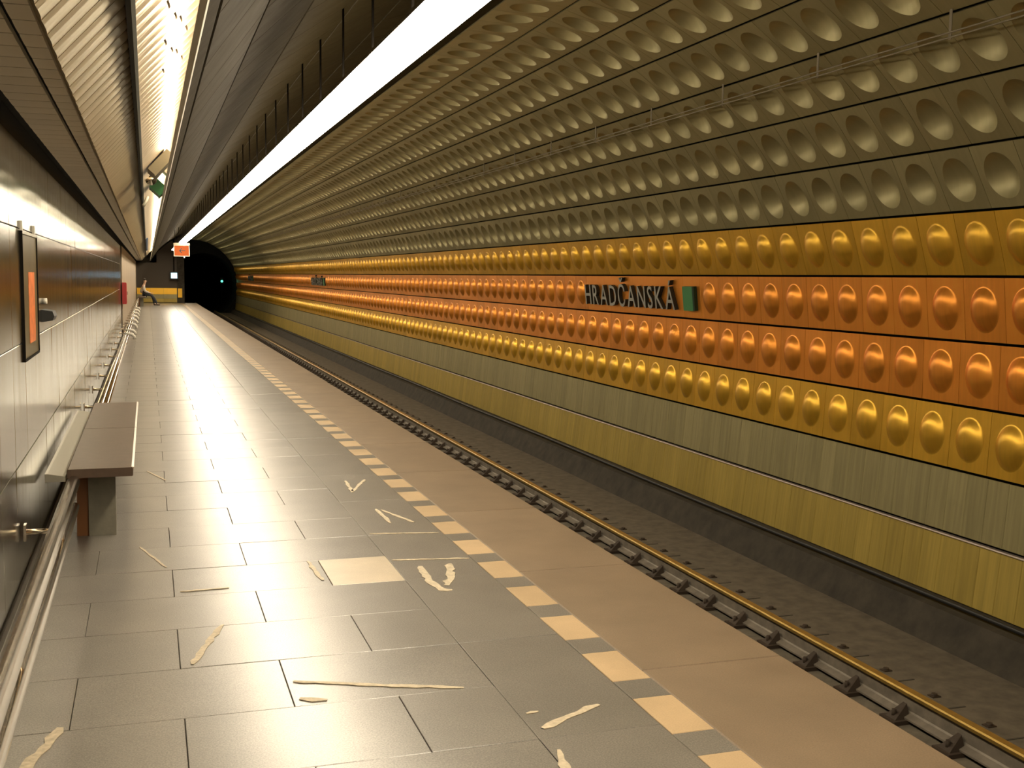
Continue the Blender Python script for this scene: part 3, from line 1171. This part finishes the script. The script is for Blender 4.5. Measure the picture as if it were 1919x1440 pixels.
inst('glass_dome', me, domec, Matrix.Translation((0, 0, -0.07)))
mb = MB(); mb.path([(0.02, 15.0, 2.56), (0.0, 14.9, 2.50), (-0.03, 14.8, 2.44)], 0.02, 8)
tag(mb.build('white_tag', M['white']), 'short white stub hanging beside the green box', 'bracket')
# orange plate painted in as a sign reflection, blue strip farther along the soffit
mb = MB(); mb.box(-0.14, 0.14, 0, 0.9, -0.05, -0.02, mat=R45)
o = mb.build('reflection_plate', M['reflected_orange']); o.location = (0.34, 34.0, zz(0.34)); tag(o, 'orange plate painted in for a sign reflection far along the ribbed cove', 'sign')
mb = MB(); mb.box(-0.03, 0.03, 0, 16.0, -0.05, -0.02, mat=R45)
o = mb.build('blue_strip', M['blue']); o.location = (-0.02, 33.0, zz(-0.02)); tag(o, 'long blue strip far along the soffit', 'strip')

# ------------------------------------------------------------------ hanging exit sign
ex = empty('exit_sign', (1.27, 45.0, 2.27), 'orange hanging exit sign with a black arrow below the strip light', 'sign')
MB().box(-0.29, 0.29, 0.0, 0.14, 0.0, 0.43).build('sign_box', M['white'], ex)
MB().box(-0.265, 0.265, -0.006, 0.0, 0.03, 0.41).build('sign_face', M['exit_face'], ex)
MB().box(-0.30, 0.30, -0.02, 0.16, 0.43, 0.515).build('top_cover', M['beige'], ex)
ar = MB()
ar.box(-0.06, 0.13, -0.011, -0.006, 0.205, 0.235)
for s in (1, -1):
    ar.add([(-0.10, -0.011, 0.22), (-0.02, -0.011, 0.22 + s * 0.09), (0.02, -0.011, 0.22 + s * 0.09), (-0.055, -0.011, 0.22),
            (-0.10, -0.006, 0.22), (-0.02, -0.006, 0.22 + s * 0.09), (0.02, -0.006, 0.22 + s * 0.09), (-0.055, -0.006, 0.22)],
           [(0, 1, 2, 3), (4, 7, 6, 5), (0, 4, 5, 1), (1, 5, 6, 2), (2, 6, 7, 3), (3, 7, 4, 0)])
ar.build('arrow', M['black'], ex)
for x in (-0.24, -0.10):
    MB().tube((x, 0.07, 0.515), (x, 0.07, 0.95 + (0.20 if x > -0.2 else 0.1)), 0.01, 6).build('hanger', M['rod'], ex)

# ------------------------------------------------------------------ end of the platform and the running tunnel
we = MB()
prof = [(-0.95, -0.1), (1.56, -0.1), (1.56, 3.48), (1.30, 3.42), (0.98, 3.20), (0.58, 2.83), (0.26, 2.38), (0.10, 2.20), (-0.95, 2.28)]
we.sweep(prof, YP + 0.02, YP + 0.5)
wall_end = tag(we.build('wall_back', plain('dark_brown_end', (0.075, 0.055, 0.035), 0.6)), 'dark wall closing the far end of the platform', None, None, 'structure')
for z0, z1, mt in ((0.03, 0.235, 'plain_gold'), (0.24, 0.465, 'plain_grey'), (0.47, 0.82, 'gold')):
    for j in range(3):
        MB().box(-0.55 + j * 0.7, 0.145 + j * 0.7, YP - 0.02, YP + 0.02, z0, z1).build('end_panel', M[mt], wall_end)
MB().box(-0.95, 0.50, YP + 0.02, YP + 0.06, 2.20, 3.42).build('end_cap', M['curb'], wall_end)
MB().box(1.56, 1.95, YP - 0.05, YP + 0.5, -1.3, 3.60).build('end_pillar', M['curb'], wall_end)
MB().box(1.60, 1.82, YP - 0.09, YP - 0.05, 0.30, 0.80).build('pillar_plate', M['gold'], wall_end)
sidew = MB(); sidew.box(1.75, 1.95, YP + 0.5, Y1, Z_BED - 0.1, 3.6)
tag(sidew.build('wall_left_tunnel', M['tunnel_dark']), 'wall with its darkness painted in, beside the track beyond the platform', None, None, 'structure')
# portal and tunnel
TX, TZ, TR = 4.02, 0.75, 2.45
pm = MB()
n = 48
vs, fs = [], []
for i in range(n):
    t = 2 * math.pi * i / n
    c, s = math.cos(t), math.sin(t)
    vs += [(CX + 3.8 * c, Y1, CZ + 3.8 * s), (TX + TR * c, Y1, TZ + TR * s), (TX + TR * c, Y1 + 40, TZ + TR * s)]
for i in range(n):
    a_, b_ = i * 3, ((i + 1) % n) * 3
    fs += [(a_, b_, b_ + 1, a_ + 1), (a_ + 1, b_ + 1, b_ + 2, a_ + 2)]
fs.append(tuple(i * 3 + 2 for i in range(n)))
pm.add(vs, fs)
tag(pm.build('tunnel_mouth', M['tunnel_dark']), 'black running tunnel at the end of the track', None, None, 'structure')
sg = empty('track_signal', (5.62, 92.0, 0.75), 'tiny green signal glowing in the dark tunnel', 'signal')
MB().box(-0.12, 0.12, 0.0, 0.12, 0.10, 0.60).build('housing', M['black'], sg)
mb = MB(); mb.tube((0, -0.03, 0.32), (0, 0.0, 0.32), 0.09, 14); mb.build('lens', M['signal'], sg)
MB().tube((0, 0.06, -1.6), (0, 0.06, 0.10), 0.04, 8).build('post', M['rod'], sg)
sc_ = empty('information_display', (1.40, 64.6, 1.30), 'glowing blue-white display at the far end of the platform', 'display')
MB().box(-0.24, 0.24, 0.0, 0.12, 0.0, 0.42).build('housing', M['black'], sc_)
MB().box(-0.16, 0.16, -0.008, 0.0, 0.06, 0.36).build('screen', M['screen'], sc_)
MB().tube((0.0, 0.06, 0.42), (0.0, 0.06, 2.20), 0.03, 8).build('hanger', M['rod'], sc_)

# ------------------------------------------------------------------ the person on the far bench


def skin_mesh(name, nodes, edges, mat, parent, root=0):
    """nodes: (x, y, z, rx, ry); grown with a Skin modifier and smoothed"""
    me = bpy.data.meshes.new(name)
    me.from_pydata([n[:3] for n in nodes], edges, [])
    o = bpy.data.objects.new(name, me)
    link(o)
    sk = o.modifiers.new('skin', 'SKIN')
    sk.use_smooth_shade = True
    for i, n in enumerate(nodes):
        o.data.skin_vertices[0].data[i].radius = (n[3], n[4])
        o.data.skin_vertices[0].data[i].use_root = (i == root)
    sb = o.modifiers.new('sub', 'SUBSURF'); sb.levels = 1; sb.render_levels = 1
    dg = bpy.context.evaluated_depsgraph_get()
    new = bpy.data.meshes.new_from_object(o.evaluated_get(dg))
    bpy.data.objects.remove(o)
    new.name = name
    new.materials.clear(); new.materials.append(mat)
    for p in new.polygons: p.use_smooth = True
    r = bpy.data.objects.new(name, new)
    return link(r, parent)


per = empty('person', (-0.22, 59.6, 0.0), 'person in a pale jacket seated on the far bench, legs stretched out', 'person')
# local x points to the track, y along the platform
body_n = [(0, 0, 0.62, 0.125, 0.15), (-0.02, 0, 0.74, 0.115, 0.14), (0.02, 0, 0.93, 0.115, 0.16), (0.06, 0, 1.05, 0.055, 0.06), (0.09, 0, 1.12, 0.05, 0.05),
          (0.11, 0, 1.20, 0.080, 0.072), (0.115, 0, 1.28, 0.075, 0.068),
          (0.06, -0.09, 0.585, 0.08, 0.085), (0.40, -0.11, 0.53, 0.06, 0.06), (0.58, -0.11, 0.28, 0.05, 0.05), (0.66, -0.11, 0.07, 0.036, 0.036), (0.78, -0.11, 0.05, 0.035, 0.035),
          (0.06, 0.09, 0.585, 0.08, 0.085), (0.42, 0.12, 0.52, 0.06, 0.06), (0.50, 0.12, 0.28, 0.05, 0.05), (0.52, 0.12, 0.07, 0.036, 0.036), (0.64, 0.12, 0.05, 0.035, 0.035),
          (0.03, -0.19, 0.96, 0.058, 0.058), (0.08, -0.25, 0.72, 0.044, 0.044), (0.30, -0.16, 0.64, 0.034, 0.034), (0.38, -0.13, 0.63, 0.026, 0.030),
          (0.03, 0.19, 0.96, 0.058, 0.058), (0.08, 0.25, 0.72, 0.044, 0.044), (0.30, 0.16, 0.64, 0.034, 0.034), (0.38, 0.13, 0.63, 0.026, 0.030)]
body_e = [(0, 1), (1, 2), (2, 3), (3, 4), (4, 5), (5, 6), (0, 7), (7, 8), (8, 9), (9, 10), (10, 11), (0, 12), (12, 13), (13, 14), (14, 15), (15, 16),
          (2, 17), (17, 18), (18, 19), (19, 20), (2, 21), (21, 22), (22, 23), (23, 24)]
skin_mesh('body', body_n, body_e, M['skin'], per)


def grow(ids, k, extra=0.012):
    idx = {v: i for i, v in enumerate(ids)}
    ns = [(*body_n[v][:3], body_n[v][3] * k + extra, body_n[v][4] * k + extra) for v in ids]
    es = [(idx[a], idx[b]) for a, b in body_e if a in idx and b in idx]
    return ns, es


ns, es = grow([0, 1, 2, 17, 18, 19, 21, 22, 23], 1.05)
skin_mesh('jacket', ns, es, M['jacket'], per)
ns, es = grow([0, 7, 8, 9, 10, 12, 13, 14, 15], 1.06)
skin_mesh('trousers', ns, es, M['trousers'], per)
for s_, xx in ((-1, 0.66), (1, 0.52)):
    yy = -0.11 if s_ < 0 else 0.12
    skin_mesh('shoe', [(xx - 0.03, yy, 0.05, 0.045, 0.045), (xx + 0.06, yy, 0.045, 0.042, 0.042), (xx + 0.16, yy, 0.035, 0.036, 0.032)], [(0, 1), (1, 2)], M['hair'], per)
skin_mesh('hair', [(0.075, 0, 1.24, 0.085, 0.078), (0.085, 0, 1.33, 0.08, 0.076), (0.12, 0, 1.355, 0.06, 0.06)], [(0, 1), (1, 2)], M['hair'], per)
for s_ in (-1, 1):     # fingers resting on the knees, nose and ears
    for j in range(5):
        yy = s_ * (0.13 + (j - 2) * 0.016)
        L_ = (0.05, 0.065, 0.07, 0.062, 0.045)[j]
        skin_mesh('finger', [(0.385, yy, 0.635, 0.009, 0.009), (0.385 + L_, yy, 0.628, 0.008, 0.008), (0.395 + L_ * 1.4, yy, 0.60, 0.007, 0.007)], [(0, 1), (1, 2)], M['skin'], per)
    skin_mesh('ear', [(0.10, s_ * 0.078, 1.21, 0.012, 0.008), (0.098, s_ * 0.084, 1.245, 0.014, 0.008)], [(0, 1)], M['skin'], per)
skin_mesh('nose', [(0.185, 0, 1.24, 0.010, 0.010), (0.20, 0, 1.205, 0.013, 0.013)], [(0, 1)], M['skin'], per)

# ------------------------------------------------------------------ lamps on the tunnel wall beyond the platform end
tl = empty('tunnel_lamps', (1.97, YP + 1.0, 2.55), 'row of tube lamps on the tunnel wall behind the platform end', 'light')
MB().box(-0.018, 0.05, 0, 20.5, 0.03, 0.08).build('channel', M['housing'], tl)
mb = MB()
for i in range(16):
    mb.tube((0.035, 0.1 + i * 1.26, 0), (0.035, 1.24 + i * 1.26, 0), 0.03, 8)
mb.build('fluorescent_tube', M['cove_lamp'], tl)
